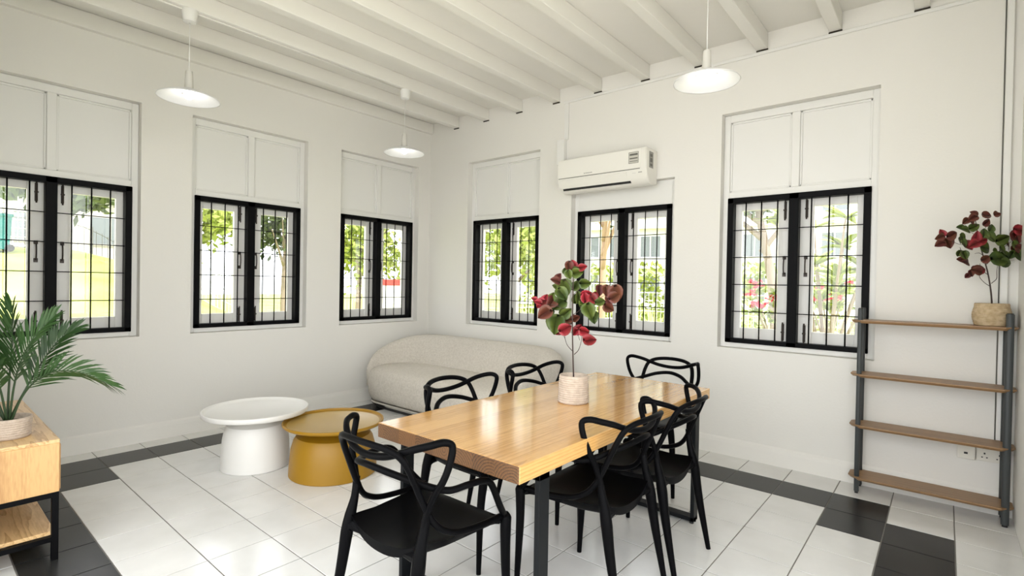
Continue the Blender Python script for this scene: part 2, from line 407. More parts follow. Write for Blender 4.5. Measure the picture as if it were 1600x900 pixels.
# ------------------------------------------------------------------ dining table
TX0, TX1, TY0, TY1, TZ = 3.163, 3.945, -2.995, -1.192, .748
t = empty('dining_table', ((TX0+TX1)/2, (TY0+TY1)/2, 0)); tag(t, 'long glossy pine dining table on black steel loop legs', 'table')
hx, hy = (TX1-TX0)/2, (TY1-TY0)/2
bm = NB(); fs = box(bm, -hx, hx, -hy, hy, TZ-.062, TZ, bev=.004, seg=2)
for f in bm.faces:
    f.normal_update()
    if abs(f.calc_center_median().y) > hy-.002: f.material_index = 1
link('tabletop', bm, [M['pine_top'], M['pine_end']], t)
for s, n in ((-1, 0), (1, 1)):
    y0, y1 = (s*(hy-.15)-.03, s*(hy-.15)+.03) if s < 0 else (hy-.21, hy-.15)
    lx = hx-.004
    lo = None
    lo = empty('leg_loop'); lo.parent = t
    bm = NB(); box(bm, -lx, lx, y0, y1, .012, .036, bev=.002); link('floor_bar', bm, M['table_leg'], lo)
    bm = NB(); box(bm, -lx, lx, y0, y1, TZ-.085, TZ-.062, bev=.002); link('top_bar', bm, M['table_leg'], lo)
    for sx in (-1, 1):
        bm = NB(); box(bm, min(sx*lx, sx*(lx-.022)), max(sx*lx, sx*(lx-.022)), y0, y1, .012, TZ-.062, bev=.002)
        link('leg', bm, M['table_leg'], lo)
        bm = NB()
        for yy in (y0+.012, y1-.012): lathe(bm, [(.010, 0), (.010, .013)], 12, (sx*(lx-.014), yy))
        link('foot_pad', bm, M['rubber'], lo)

# ------------------------------------------------------------------ moulded chairs
def mirror(f):
    for s in (-1, 1): f(s)
def make_chair():
    root = empty('dining_chair')
    # seat
    bm = NB(); nu, nv = 14, 16; top = []; bot = []
    for j in range(nv+1):
        v = j/nv                                    # 0 rear .. 1 front
        y = -.148 + (.262+.148)*v
        hw = float(np.interp(v, [0, .15, .4, .7, 1], [.185, .196, .208, .218, .226]))
        ra, rb = [], []
        for i in range(nu+1):
            u = -1+2*i/nu
            z = .452 - .020*(1-abs(u)**2.2)*(1-.6*v) - .012*math.sin(PI*min(1, v*1.1))*(1-u*u) + .016*max(0, .3-v)/.3*abs(u)**3
            z -= .012*max(0, (v-.86)/.14)**2
            yy = y - (.014*(1-u*u) if v < .5 else -.012*(1-u*u))*abs(2*v-1)
            ra.append(bm.verts.new((u*hw, yy, z)))
            th = .028 + .012*(1-v)*(1-u*u)
            edge = max(abs(u), abs(2*v-1)); inset = .94 if edge > .99 else 1.
            rb.append(bm.verts.new((u*hw*inset, yy*(.97 if edge > .99 else 1), z-th)))
        top.append(ra); bot.append(rb)
    for j in range(nv):
        for i in range(nu):
            bm.faces.new((top[j][i], top[j][i+1], top[j+1][i+1], top[j+1][i]))
            bm.faces.new((bot[j][i], bot[j+1][i], bot[j+1][i+1], bot[j][i+1]))
    for j in range(nv):
        for c in (0, nu): bm.faces.new((top[j][c], top[j+1][c], bot[j+1][c], bot[j][c]))
    for i in range(nu):
        for c in (0, nv): bm.faces.new((top[c][i], top[c][i+1], bot[c][i+1], bot[c][i]))
    # webs from the rear legs into the seat
    for s in (-1, 1):
        stube(bm, [(s*.205, -.15, .40, .020), (s*.188, -.142, .425, .022), (s*.14, -.140, .422, .014), (s*.09, -.142, .42, .008)], None, 5, 8)
        stube(bm, [(s*.232, .250, .44, .018), (s*.205, .246, .435, .016), (s*.15, .25, .43, .010)], None, 4, 8)
    link('seat', bm, M['plastic'], root, smooth=True)
    def full(half): return [(-x, y, z) for x, y, z in half[::-1] if x > 1e-6] + list(half)
    # back arch that runs down into the seat sides
    A = [(0, -.254, .813), (.08, -.244, .809), (.135, -.222, .797), (.168, -.201, .773), (.183, -.180, .73), (.189, -.158, .68), (.198, -.118, .588), (.21, -.086, .532), (.22, -.047, .498), (.227, .022, .472), (.231, .14, .458), (.232, .24, .455)]
    bm = NB(); tube(bm, crom(full(A), 6), .0118, 8, flat=(1, 1.15)); link('back_arch', bm, M['plastic'], root, smooth='all')
    # wide top rail with the two forward ears
    S = [(0, -.216, .756), (.08, -.208, .763), (.14, -.191, .780), (.19, -.170, .800), (.235, -.138, .815), (.258, -.100, .822), (.270, -.073, .812), (.274, -.072, .785), (.270, -.085, .735), (.258, -.098, .69), (.232, -.106, .645), (.206, -.114, .585), (.198, -.128, .52), (.2, -.142, .45)]
    bm = NB(); tube(bm, crom(full(S), 6), .0118, 8, flat=(1, 1.1)); link('top_rail', bm, M['plastic'], root, smooth='all')
    # low back rail that runs forward as the armrests
    D = [(0, -.205, .716), (.09, -.184, .703), (.16, -.136, .677), (.21, -.097, .658), (.25, -.055, .648), (.27, .01, .653), (.277, .075, .650), (.276, .115, .635), (.270, .150, .594), (.258, .195, .525), (.238, .25, .458)]
    bm = NB(); tube(bm, crom(full(D), 6), .0122, 8, flat=(1, 1.1)); link('arm_rail', bm, M['plastic'], root, smooth='all')
    for s in (-1, 1):
        bm = NB(); stube(bm, [(s*.236, .262, .465, .010), (s*.238, .262, .445, .022), (s*.242, .256, .40, .0215), (s*.25, .25, .28, .0185), (s*.262, .255, 0, .0115)], None, 5, 10)
        link('leg', bm, M['plastic'], root, smooth=True)
        bm = NB(); stube(bm, [(s*.203, -.108, .60, .010), (s*.199, -.122, .53, .015), (s*.201, -.140, .46, .022), (s*.204, -.152, .40, .0245), (s*.207, -.175, .26, .020), (s*.213, -.228, 0, .0115)], None, 5, 10)
        link('leg', bm, M['plastic'], root, smooth=True)
    return root
H = PI/2
chairs = [((3.487, -3.06, .02), 'black plastic looped-back armchair at the near end of the table, its back to the camera'),
          ((3.105, -2.335, -H+.07), 'black plastic looped-back armchair on the sofa side of the table, nearer the coffee tables'),
          ((3.10, -1.672, -H+.03), 'black plastic looped-back armchair on the sofa side, farther from the coffee tables'),
          ((3.455, -.86, PI-.05), 'black plastic looped-back armchair at the far end of the table, facing the camera'),
          ((3.845, -2.30, H+.01), 'black plastic looped-back armchair on the right side of the table, the nearer of two'),
          ((3.872, -1.83, H), 'black plastic looped-back armchair on the right side of the table, the farther of two')]
ch0 = make_chair()
for i, (p, lab) in enumerate(chairs):
    c = ch0 if i == 0 else copy_tree(ch0)
    c.location = (p[0], p[1], 0); c.rotation_euler = (0, 0, p[2]); tag(c, lab, 'chair', 'dining chairs around the pine table')

# ------------------------------------------------------------------ sofa
s = empty('sofa', (1.2, -.58, 0)); tag(s, 'beige boucle sofa with a curved wraparound back in the room corner', 'sofa')
ox, oy = -1.2, .58
def rrect(x0, x1, y0, y1, rf, rb, n=8):
    """rounded rectangle, rf front radius (low y), rb back radius"""
    P = []
    for cx, cy, r, a in ((x1-rf, y0+rf, rf, -90), (x1-rb, y1-rb, rb, 0), (x0+rb, y1-rb, rb, 90), (x0+rf, y0+rf, rf, 180)):
        for i in range(n+1):
            t_ = math.radians(a+90*i/n); P.append((cx+r*math.cos(t_), cy+r*math.sin(t_)))
    return P
def loft(bm, rings, cap0=True, cap1=True):
    R = [[bm.verts.new(p) for p in r] for r in rings]; n = len(R[0])
    for i in range(len(R)-1):
        for q in range(n): bm.faces.new((R[i][q], R[i][(q+1) % n], R[i+1][(q+1) % n], R[i+1][q]))
    if cap0: bm.faces.new(R[0][::-1])
    if cap1: bm.faces.new(R[-1])
bm = NB(); rings = []
for z, ins in ((.075, .06), (.085, .035), (.11, .018), (.16, .004), (.24, 0), (.32, .004), (.365, .018), (.395, .042), (.412, .075), (.42, .12), (.424, .2)):
    rings.append([(x+ox, y+oy, z) for x, y in rrect(.10+ins, 2.30-ins, -1.09+ins, -.07-ins*.3, max(.05, .32-ins*.6), max(.05, .36-ins*.6))])
loft(bm, rings); link('seat', bm, M['fabric'], s, smooth='all')
st = [((.135, -.985), (.175, -.965), .415), ((.108, -.90), (.185, -.87), .53), ((.100, -.78), (.205, -.76), .605), ((.100, -.60), (.265, -.62), .668), ((.115, -.40), (.40, -.53), .708), ((.19, -.20), (.58, -.485), .728), ((.36, -.095), (.75, -.47), .735), ((.62, -.07), (.92, -.462), .735), ((1.2, -.07), (1.2, -.458), .735)]
st = st + [((2.4-a[0], a[1]), (2.4-b[0], b[1]), h) for a, b, h in st[-2::-1]]
Oc = crom([a for a, b, h in st], 5); Ic = crom([b for a, b, h in st], 5); Hc = crom([(h, 0) for a, b, h in st], 5)
bm = NB(); rings = []
for O, I, h in zip(Oc, Ic, Hc):
    h = h[0]; O = np.array(O); I = np.array(I); ring = []; b = .20; th = np.linalg.norm(I-O)
    d = (I-O)/th; flare = -d*.0
    tw = min(.27, th)                                      # roll thickness at the top
    # outer face up, rounded top, sloping inner face down to the seat
    prof = [(0, b), (0, b+(h-b)*.45), (.0, b+(h-b)*.75), (.02, b+(h-b)*.89), (.07, b+(h-b)*.975), (.13, h), (.20, b+(h-b)*.985), (.255, b+(h-b)*.93), (.295, b+(h-b)*.81), (.335, b+(h-b)*.62), (.385, min(.425, b+(h-b)*.41)), (.39, b)]
    for p, z in prof: q = O + d*(p/.39*th); ring.append((q[0]+ox, q[1]+oy, z))
    rings.append(ring)
loft(bm, rings); link('backrest', bm, M['fabric'], s, smooth='all')
bm = NB(); loft(bm, [[(x+ox, y+oy, z) for x, y in rrect(.15+i_, 2.25-i_, -1.035+i_, -.10, .30, .3)] for z, i_ in ((.0, .02), (.045, 0))]); pl = link('plinth', bm, M['dark'], s, smooth=True)
bm = NB(); loft(bm, [[(x+ox, y+oy, z) for x, y in rrect(.125+i_, 2.275-i_, -1.06+i_, -.09, .31, .32)] for z, i_ in ((.045, 0), (.06, -.006), (.075, 0))]); link('metal_band', bm, M['chrome'], s, smooth=True)

# ------------------------------------------------------------------ coffee tables
def coffee(name, c, rb, rt, z, mo, mi_, label, cat, rim):
    o = empty(name, (c[0], c[1], 0)); tag(o, label, cat)
    bm = NB(); n = rb*.62
    lathe(bm, [(rb-.006, 0), (rb, .006), (rb*.985, z*.25), (rb*.955, z*.50), (rb*.90, z*.66), (rb*.84, z*.735), (n*1.02, z*.775), (n*.9, z*.80), (n*.92, z*.84), (n*1.05, z-rim+.004)], 64)
    link('pedestal', bm, mo, o, smooth=True)
    bm = NB()
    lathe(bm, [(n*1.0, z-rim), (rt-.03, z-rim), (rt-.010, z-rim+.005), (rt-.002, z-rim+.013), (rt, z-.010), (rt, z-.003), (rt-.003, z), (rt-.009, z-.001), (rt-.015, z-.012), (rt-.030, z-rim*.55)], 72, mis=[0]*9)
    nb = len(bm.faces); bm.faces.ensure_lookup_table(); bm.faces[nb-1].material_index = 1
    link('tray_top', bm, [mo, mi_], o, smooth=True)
coffee('coffee_table', (1.194, -2.638), .229, .352, .418, M['white_table'], M['white_table'], 'round white pedestal coffee table with a raised rim', 'coffee table', .042)
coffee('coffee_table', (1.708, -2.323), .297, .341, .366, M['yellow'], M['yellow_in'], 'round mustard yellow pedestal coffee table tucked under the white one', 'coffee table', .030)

# ------------------------------------------------------------------ shelf unit
sx0, sx1 = 4.533, 5.338
o = empty('shelf_unit', ((sx0+sx1)/2, -.12, 0)); tag(o, 'open four tier oak shelf unit on grey oval poles beside the right corner', 'shelf')
cx = (sx0+sx1)/2
def chamf(x0, x1, y0, y1, c):
    return [(x0, y0+c), (x0+c, y0), (x1-c, y0), (x1, y0+c), (x1, y1-c), (x1-c, y1), (x0+c, y1), (x0, y1-c)]
for z in (1.153, .795, .457, .113):
    bm = NB(); hw = (sx1-sx0)/2
    P0 = chamf(-hw+.012, hw-.012, -.108, .085, .052); P1 = chamf(-hw, hw, -.12, .09, .055)
    loft(bm, [[(x, y, z-.020) for x, y in P0], [(x, y, z-.006) for x, y in P1], [(x, y, z) for x, y in P1]])
    link('shelf', bm, M['oak'], o)
for px in (-.353, .365):
    for py in (-.083, .078):
        bm = NB(); P = [(px+(.0145 if px < 0 else .0185)*math.cos(a), py+.0145*math.sin(a)) for a in np.linspace(0, 2*PI, 21)[:-1]]
        prism(bm, P, 0.012, 1.228, bev=.002)
        p = link('pole', bm, M['pole'], o, smooth=True)
        bm = NB(); prism(bm, [(px+(x-px)*.7, py+(y-py)*.7) for x, y in P], 0, .014); link('foot_cap', bm, M['hole'], p); bm = NB(); prism(bm, [(px+(x-px)*.8, py+(y-py)*.8) for x, y in P], 1.2275, 1.233); link('top_cap', bm, M['hole'], p)

# ------------------------------------------------------------------ low cabinet
CX0, CX1, CY0, CY1 = .62, 1.80, -4.245, -3.82
o = empty('cabinet', ((CX0+CX1)/2, (CY0+CY1)/2, 0)); tag(o, 'low pine cabinet on a black steel frame with an open shelf below', 'cabinet')
a, b = (CX1-CX0)/2, (CY1-CY0)/2
bm = NB(); box(bm, -a, a, -b, b, .325, .558, bev=.002); link('body', bm, M['ply'], o)
bm = NB(); box(bm, -a, a, -b, b, .558, .575, bev=.002); link('top', bm, M['ply_top'], o)
bm = NB(); box(bm, -a+.01, a-.028, -b+.012, b-.012, .115, .133, bev=.002); link('lower_shelf', bm, M['ply_top'], o)
bm = NB()
for x0, x1 in ((-a+.002, -a+.027), (a-.027, a-.002)):
    box(bm, x0, x1, -b+.002, b-.002, .300, .3245, bev=.001); box(bm, x0, x1, -b+.002, b-.002, .09, .114, bev=.001)
for y0, y1 in ((-b+.002, -b+.027), (b-.027, b-.002)):
    box(bm, -a+.002, a-.002, y0, y1, .300, .3245, bev=.001); box(bm, -a+.002, a-.002, y0, y1, .09, .114, bev=.001)
fr = link('frame', bm, M['black_steel'], o)
for x in (-a+.0145, a-.0145):
    for y in (-b+.0145, b-.0145):
        bm = NB(); box(bm, x-.013, x+.013, y-.013, y+.013, 0, .3245, bev=.001); link('leg', bm, M['black_steel'], fr)
for i in (-1, 1):
    bm = NB(); box(bm, i*a/2-a/2+.006, i*a/2+a/2-.006, b, b+.004, .335, .55, bev=.001); d = link('drawer', bm, M['ply'], o)
    bm = NB(); lathe(bm, [(.012, 0), (.012, .012)], 16); bmesh.ops.rotate(bm, verts=bm.verts, matrix=Matrix.Rotation(-PI/2, 3, 'X')); bmesh.ops.translate(bm, verts=bm.verts, vec=(i*a/2, b+.004, .44)); link('knob', bm, M['black_steel'], d)

# ------------------------------------------------------------------ plants
def pot(root, m, rb, rt, h, waves=12, belly=0.):
    bm = NB(); prof = [(rb*.93, 0), (rb, .006)]
    n = waves*4
    for i in range(n+1):
        t_ = i/n; r = rb+(rt-rb)*t_+belly*math.sin(PI*min(1, t_*1.15)) + .0016*math.sin(2*PI*t_*waves); prof.append((r, .008+(h-.012)*t_))
    prof += [(rt-.003, h), (rt-.008, h-.003), (rt-.010, h-.03)]
    lathe(bm, prof, 40); link('pot', bm, m, root, smooth='all')
    bm = NB(); lathe(bm, [(rt-.0105, h-.028), (rt*.5, h-.020), (.004, h-.018)], 32); link('soil', bm, M['soil'], root, smooth='all')
def leaf(bm, c, d, n, L, W, cup=.14):
    """heart shaped leaf: centre c, direction d, normal n"""
    d = Vector(d).normalized(); n = Vector(n); n = (n-d*n.dot(d)).normalized(); sd = d.cross(n); c = Vector(c)
    prof = [(-.5, .0), (-.46, .30), (-.30, .47), (-.08, .50), (.14, .40), (.34, .22), (.5, .0)]
    mid = [bm.verts.new(c+d*(t_*L)+n*(.10*L*(-(2*t_)**2)+0)) for t_, w_ in prof]
    for sgn in (-1, 1):
        ed = [bm.verts.new(c+d*(t_*L)+sd*(sgn*w_*W)+n*(cup*w_*W+.10*L*(-(2*t_)**2))) for t_, w_ in prof[1:-1]]
        bm.faces.new((mid[0], mid[1], ed[0]) if sgn > 0 else (mid[0], ed[0], mid[1]))
        for i in range(len(ed)-1):
            bm.faces.new((mid[i+1], mid[i+2], ed[i+1], ed[i]))
        bm.faces.new((mid[-2], mid[-1], ed[-1]))
def leafy(name, loc, potm, rb, rt, h, stems, leaves, label, belly, rseed, xmax=9):
    """stems/leaves in plant coordinates (a to the right, f away from the viewer, z up)"""
    rnd = random.Random(rseed); root = empty(name, loc, math.radians(40.0)); tag(root, label, 'potted plant')
    pot(root, potm, rb, rt, h, belly=belly)
    bm = NB()
    for st_ in stems: stube(bm, st_, None, 5, 7)
    link('stem', bm, M['stem'], root, smooth='all')
    B = {'g': NB(), 'r': NB(), 'd': NB()}
    for (x, z, kind, L, ang) in leaves:
        L *= 1.28; x = min(x, xmax); y = rnd.uniform(-.06, .05 if x < .03 else .0) - max(0, x-.04)*.5; dx, dz = math.cos(ang), math.sin(ang)
        dirv = (dx, rnd.uniform(-.35, .35), dz); nrm = (rnd.uniform(-.35, .35), -1., rnd.uniform(-.1, .7))
        leaf(B[kind], (x, y, z), dirv, nrm, L, L*.86)
        if rnd.random() < .5:                # a second leaf behind
            leaf(B[kind], (x+rnd.uniform(-.018, .018), y+.03, z+rnd.uniform(-.018, .018)), (dx+rnd.uniform(-.6, .6), .3, dz+rnd.uniform(-.6, .6)), nrm, L*.8, L*.7)
    for kk, nm, mm in (('g', 'green_leaves', 'leaf_g'), ('r', 'red_leaves', 'leaf_r'), ('d', 'dark_leaves', 'leaf_d')):
        ob = link(nm, B[kk], M[mm], root, smooth='all', recalc=False)
        ob['label'] = {'g': 'green rounded leaves', 'r': 'bright red leaves', 'd': 'dark maroon leaves'}[kk]
# plant on the table: crop pixels (scale 3.675, 1 px = 1/303 m at its distance)
def conv(S, cx_, z0_, px0, sc_, kk):
    return lambda X, Y: ((X-px0)*kk/sc_, z0_-(Y-cx_)*kk/sc_)
cv = conv(3.675, 845., 0., 280., 3.675, 2.665/806.66)
LV = [(285,105,'g',.055,.2),(235,115,'g',.045,-1.2),(222,190,'g',.085,-1.3),(285,175,'g',.055,1.1),(330,165,'g',.055,.1),(180,185,'g',.05,2.8),(190,288,'g',.075,-2.4),(168,398,'g',.095,-1.7),(230,335,'g',.06,.7),(308,242,'g',.06,1.9),(350,318,'g',.075,-1.2),(381,355,'g',.06,-1.4),(410,262,'g',.05,.3),(150,245,'g',.045,1.2),(135,330,'g',.05,3.6),(205,225,'g',.07,-.9),(330,270,'g',.05,-.3),
      (270,52,'r',.045,1.9),(312,72,'r',.042,.3),(240,68,'d',.05,-1.4),(165,148,'d',.05,2.9),(185,128,'d',.04,1.0),(85,285,'r',.055,-2.3),(108,258,'r',.05,1.2),(68,275,'r',.04,2.9),(100,335,'d',.075,-2.5),(150,278,'d',.065,-2.2),(345,232,'r',.06,.2),(372,250,'r',.055,-.9),(330,240,'r',.05,1.8),(352,262,'r',.05,-2),(222,420,'r',.065,.5),(190,440,'r',.05,-2.6),(305,430,'r',.055,1.0),(330,437,'r',.05,-.2),(285,445,'r',.04,-2.2),(362,480,'r',.066,.1),(250,370,'d',.05,.2),(290,365,'d',.04,.4),(488,215,'d',.075,-1.2),(480,232,'d',.06,.6),(470,245,'d',.06,-.5),(436,200,'d',.05,-1.5),(411,200,'d',.05,-1.5),(460,298,'d',.055,-.5)]
lv = [(*cv(x, y), k_, L*.92, a_) for x, y, k_, L, a_ in LV]
def st_(pts, r0, r1):
    n = len(pts); return [(*(lambda q: (q[0], random.uniform(-.012, .012) if 0 < i < n-1 else 0, q[1]))(cv(x, y)), r0+(r1-r0)*i/(n-1)) for i, (x, y) in enumerate(pts)]
ST = [st_([(280,720),(273,600),(267,430),(265,250),(268,100)], .0042, .0022), st_([(272,555),(240,520),(224,478),(208,448)], .002, .0012), st_([(280,572),(302,545),(316,500),(322,462)], .002, .0012),
      st_([(226,480),(222,445)], .0012, .001), st_([(310,490),(300,460)], .0012, .001), st_([(267,345),(305,320),(335,280),(350,245)], .002, .0012), st_([(267,370),(225,320),(160,290),(100,290)], .002, .0012),
      st_([(330,285),(400,262),(440,235),(485,215)], .0015, .001), st_([(478,240),(477,290)], .0012, .001), st_([(268,200),(225,150),(170,140)], .0016, .001), st_([(268,150),(300,110),(312,75)], .0014, .001), st_([(268,230),(330,170)], .0014, .001), st_([(267,400),(200,400),(168,395)], .0014, .001), st_([(170,285),(190,225),(160,222)], .0014, .001)]
random.seed(5)
leafy('potted_plant', (3.553, -2.075, TZ), M['pot'], .080, .074, .142, ST, lv, 'red and green leaved plant in a woven rope pot on the dining table', 0, 4)
# plant on the shelf
k2 = 3.085/806.66
cv = conv(0, 830., 0., 474., 4.2875, k2)
LV = [(275,190,'g',.055,3.0),(352,170,'g',.05,.6),(268,250,'g',.06,-.8),(305,360,'g',.05,-1.2),(330,402,'d',.055,3.1),(415,245,'g',.065,-.7),(420,312,'g',.075,-.3),(470,385,'g',.095,.1),(505,410,'g',.06,-.1),(530,252,'g',.07,.5),(562,300,'g',.06,-.6),(585,362,'g',.06,-1.2),(225,290,'g',.055,-.9),(424,180,'g',.045,1.2),(410,142,'d',.045,.9),(370,215,'g',.055,1.3),(500,330,'g',.065,-.6),(545,360,'g',.055,-.4),
      (330,85,'d',.045,2.6),(290,118,'d',.05,-2.5),(332,130,'d',.045,-1.2),(385,98,'d',.05,-.1),(430,90,'d',.04,.5),(130,215,'r',.045,1.9),(92,248,'d',.05,-2.7),(190,230,'d',.06,.5),(98,290,'d',.05,-2.6),(150,278,'d',.06,-.2),(190,282,'d',.06,-1.2),(320,240,'r',.06,1.6),(288,292,'r',.058,-2.5),(342,292,'r',.058,-1.0),(362,268,'r',.05,.3),(455,220,'d',.05,.6),(632,192,'r',.065,.2),(668,200,'r',.06,.0),(640,240,'d',.07,-1.4),(665,280,'d',.07,-1),(640,320,'d',.055,-.4),(388,385,'d',.05,.6),(330,464,'d',.055,2.9),(372,460,'r',.05,.4),(402,448,'d',.05,.3),(365,480,'d',.04,-1.2),(440,95,'d',.03,.4)]
lv = [(*cv(x, y), k_, L*.92, a_) for x, y, k_, L, a_ in LV]
ST = [st_([(474,690),(466,590),(445,470),(415,370),(385,250),(345,110)], .0045, .002), st_([(460,567),(430,545),(400,510),(382,480)], .002, .0012), st_([(466,547),(488,515),(500,470),(503,430)], .002, .0012), st_([(443,490),(415,460),(385,415)], .0018, .001),
      st_([(415,370),(385,345),(350,350)], .0016, .001), st_([(430,420),(480,380),(540,300),(640,230)], .0018, .001), st_([(390,270),(320,280),(240,290),(140,240)], .0018, .001), st_([(380,230),(420,170),(435,95)], .0014, .001), st_([(385,250),(310,200)], .0014, .001), st_([(250,310),(275,370),(310,380)], .0014, .001)]
leafy('potted_plant', (5.225, -.125, 1.153), M['pot2'], .080, .080, .134, ST, lv, 'dark red and green leaved plant in a pale basket pot on the top shelf', .010, 9, .092)
# palm on the cabinet
root = empty('potted_palm', (1.600, -3.975, .575), math.radians(40.0)); tag(root, 'dark green feather palm in a pale woven pot on the pine cabinet', 'potted plant')
pot(root, M['pot'], .078, .083, .098, waves=8)
rp = random.Random(2)
def frond(ctrl, Lmax, nleaf, sv):
    ctrl = [tuple(c) for c in ctrl]; Lmax *= 1.12; nleaf = int(nleaf*1.05)
    bm = NB(); P = crom(ctrl, 10); n = len(P); tube(bm, P, list(np.linspace(.0055, .0014, n)), 6); ob = link('frond', bm, M['palm_stem'], root, smooth='all')
    bm = NB(); i0 = int(n*.30)
    L_ = np.cumsum([0]+[np.linalg.norm(P[i+1]-P[i]) for i in range(n-1)])
    for q in range(nleaf):
        f = q/(nleaf-1); s_ = L_[i0]+(L_[-1]-L_[i0])*f
        p = Vector([np.interp(s_, L_, [x[c_] for x in P]) for c_ in range(3)]); p2 = Vector([np.interp(min(s_+.01, L_[-1]), L_, [x[c_] for x in P]) for c_ in range(3)])
        if (p2-p).length < 1e-5: p2 = p; p = Vector(P[-2])
        t_ = (p2-p).normalized(); side = Vector(sv); side = (side-t_*side.dot(t_)).normalized(); up = side.cross(t_)
        ll = Lmax*(.62+.5*math.sin(PI*(.12+.8*f)))*(1-.35*f)
        for sg in (-1, 1):
            d = (t_*(.85+.6*f)+side*sg*(.80-.40*f)+up*.22).normalized(); d = (d+Vector((rp.uniform(-.08, .08), rp.uniform(-.08, .08), rp.uniform(-.08, .04)))).normalized()
            nn = d.cross(t_); nn = nn.normalized() if nn.length > .01 else up; wv = .0056
            pts = [p, p+d*ll*.35+Vector((0, 0, .0)), p+d*ll*.72-Vector((0, 0, ll*.05)), p+d*ll-Vector((0, 0, ll*.14))]
            ax = d.cross(nn).normalized()
            vs = [bm.verts.new(p-ax*.002), bm.verts.new(p+ax*.002)]
            for x, w_ in ((pts[1], wv), (pts[2], wv*.8)):
                a_, b_ = bm.verts.new(x-ax*w_), bm.verts.new(x+ax*w_); bm.faces.new((vs[-2], vs[-1], b_, a_)); vs += [a_, b_]
            bm.faces.new((vs[-2], vs[-1], bm.verts.new(pts[3])))
    link('leaflets', bm, M['palm'], ob, smooth='all', recalc=False)
z0 = .078
frond([(.01, 0, z0), (.05, .01, .19), (.11, .02, .27), (.20, .03, .315), (.32, .04, .305), (.45, .05, .245)], .15, 24, (0, -.45, .9))
frond([(.0, 0, z0), (.03, -.01, .24), (.07, -.02, .36), (.13, -.02, .48), (.22, -.01, .585)], .16, 24, (.7, -.2, -.5))
frond([(-.01, 0, z0), (-.02, .02, .28), (-.02, .03, .42), (-.01, .02, .54), (.01, .0, .63)], .17, 24, (1, -.2, 0))
frond([(-.01, .01, z0), (.03, .05, .22), (.06, .10, .34), (.11, .14, .45), (.17, .17, .51)], .15, 22, (.7, .1, -.6))
frond([(-.02, 0, z0), (-.06, -.02, .23), (-.13, -.03, .36), (-.20, -.03, .45), (-.28, -.02, .50)], .16, 22, (.6, -.3, .7))
frond([(-.02, 0, z0), (-.09, .0, .18), (-.18, .01, .25), (-.28, .02, .27), (-.38, .03, .22)], .15, 22, (.1, -.5, .9))
frond([(-.0, -.01, z0), (.0, -.04, .22), (.01, -.08, .32), (.03, -.12, .40), (.05, -.17, .43)], .13, 20, (1, .2, 0))

# ------------------------------------------------------------------ pendant lamps
def make_lamp():
    root = empty('pendant_lamp')          # origin on the ceiling joist, rim 0.61 m below
    bm = NB(); lathe(bm, [(.018, -.085), (.040, -.080), (.046, -.055), (.050, -.012), (.050, 0)], 32); link('ceiling_rose', bm, M['white_paint'], root, smooth=True)
    bm = NB(); tube(bm, [(0, 0, -.08), (0, 0, -.43)], .003, 8); link('cord', bm, M['white_paint'], root, smooth='all')
    bm = NB(); lathe(bm, [(.008, -.415), (.021, -.420), (.023, -.43), (.027, -.51), (.030, -.548), (.012, -.551)], 32); link('lamp_holder', bm, M['fitting'], root, smooth=True)
    bm = NB(); lathe(bm, [(.024, -.545), (.045, -.551), (.075, -.556), (.13, -.574), (.187, -.603), (.1925, -.609), (.1905, -.612), (.186, -.609), (.13, -.580), (.075, -.562), (.045, -.557), (.022, -.553)], 64, cap0=False, cap1=False)
    link('lamp_shade', bm, M['enamel'], root, smooth='all')
    bm = NB(); lathe(bm, [(.012, -.550), (.014, -.557), (.026, -.572), (.031, -.587), (.027, -.603), (.014, -.613), (.002, -.616)], 24); link('bulb', bm, M['bulb'], root, smooth='all')
    for a_ in (.3, .3+PI):
        bm = NB(); cx_, cy_ = .050*math.cos(a_), .050*math.sin(a_); tube(bm, [(cx_+.013*math.cos(q), cy_+.013*math.sin(q), -.566) for q in np.linspace(0, 2*PI, 15)[:-1]], .0022, 6, closed=True); link('shade_clip', bm, M['chrome'], root, smooth='all')
    return root
L0 = make_lamp()
for i, (x, y, lab) in enumerate(((.958, -3.024, 'white dish pendant lamp above the left wall, largest of the left pair'), (.958, -1.16, 'white dish pendant lamp hanging near the room corner, the smallest in view'), (3.875, -1.17, 'white dish pendant lamp hanging over the far end of the dining table'))):
    l = L0 if i == 0 else copy_tree(L0); l.location = (x, y, 3.205); tag(l, lab, 'lamp', 'white dish pendant lamps')
bm = NB(); tube(bm, [(.958, YN, 3.199), (.958, -1.2, 3.199)], .006, 8); struct(link('trim_%d' % k, bm, M['ceil'], smooth='all'), 'thin cream conduit under the joist between the two left lamps', 'conduit'); k += 1

# ------------------------------------------------------------------ air conditioner
AX0, AX1 = 2.115, 3.036; az0, az1, ad = 2.245, 2.545, .215
o = empty('air_conditioner', ((AX0+AX1)/2, 0, az0)); tag(o, 'white wall mounted air conditioner above the middle window of the far wall', 'air conditioner')
bm = NB(); h = (AX1-AX0)/2
pr = [(0, 0), (-.09, -.012), (-.15, .000), (-.190, .045), (-.205, .095), (-.215, .125), (-.215, .285), (-.205, .298), (0, .298)]
A = [bm.verts.new((-h, y-.002, z)) for y, z in pr]; B_ = [bm.verts.new((h, y-.002, z)) for y, z in pr]
for i in range(len(pr)): bm.faces.new((A[i], A[(i+1) % len(pr)], B_[(i+1) % len(pr)], B_[i]))
bm.faces.new(A); bm.faces.new(B_[::-1])
bmesh.ops.bevel(bm, geom=[e for e in bm.edges if abs(e.verts[0].co.x-e.verts[1].co.x) < 1e-5], offset=.006, segments=3, affect='EDGES')
body = link('body', bm, M['ac'], o, smooth=True)
bm = NB(); box(bm, -h+.004, h-.05, -.2205, -.2165, .122, .292, bev=.0015); link('front_panel', bm, M['ac'], o)
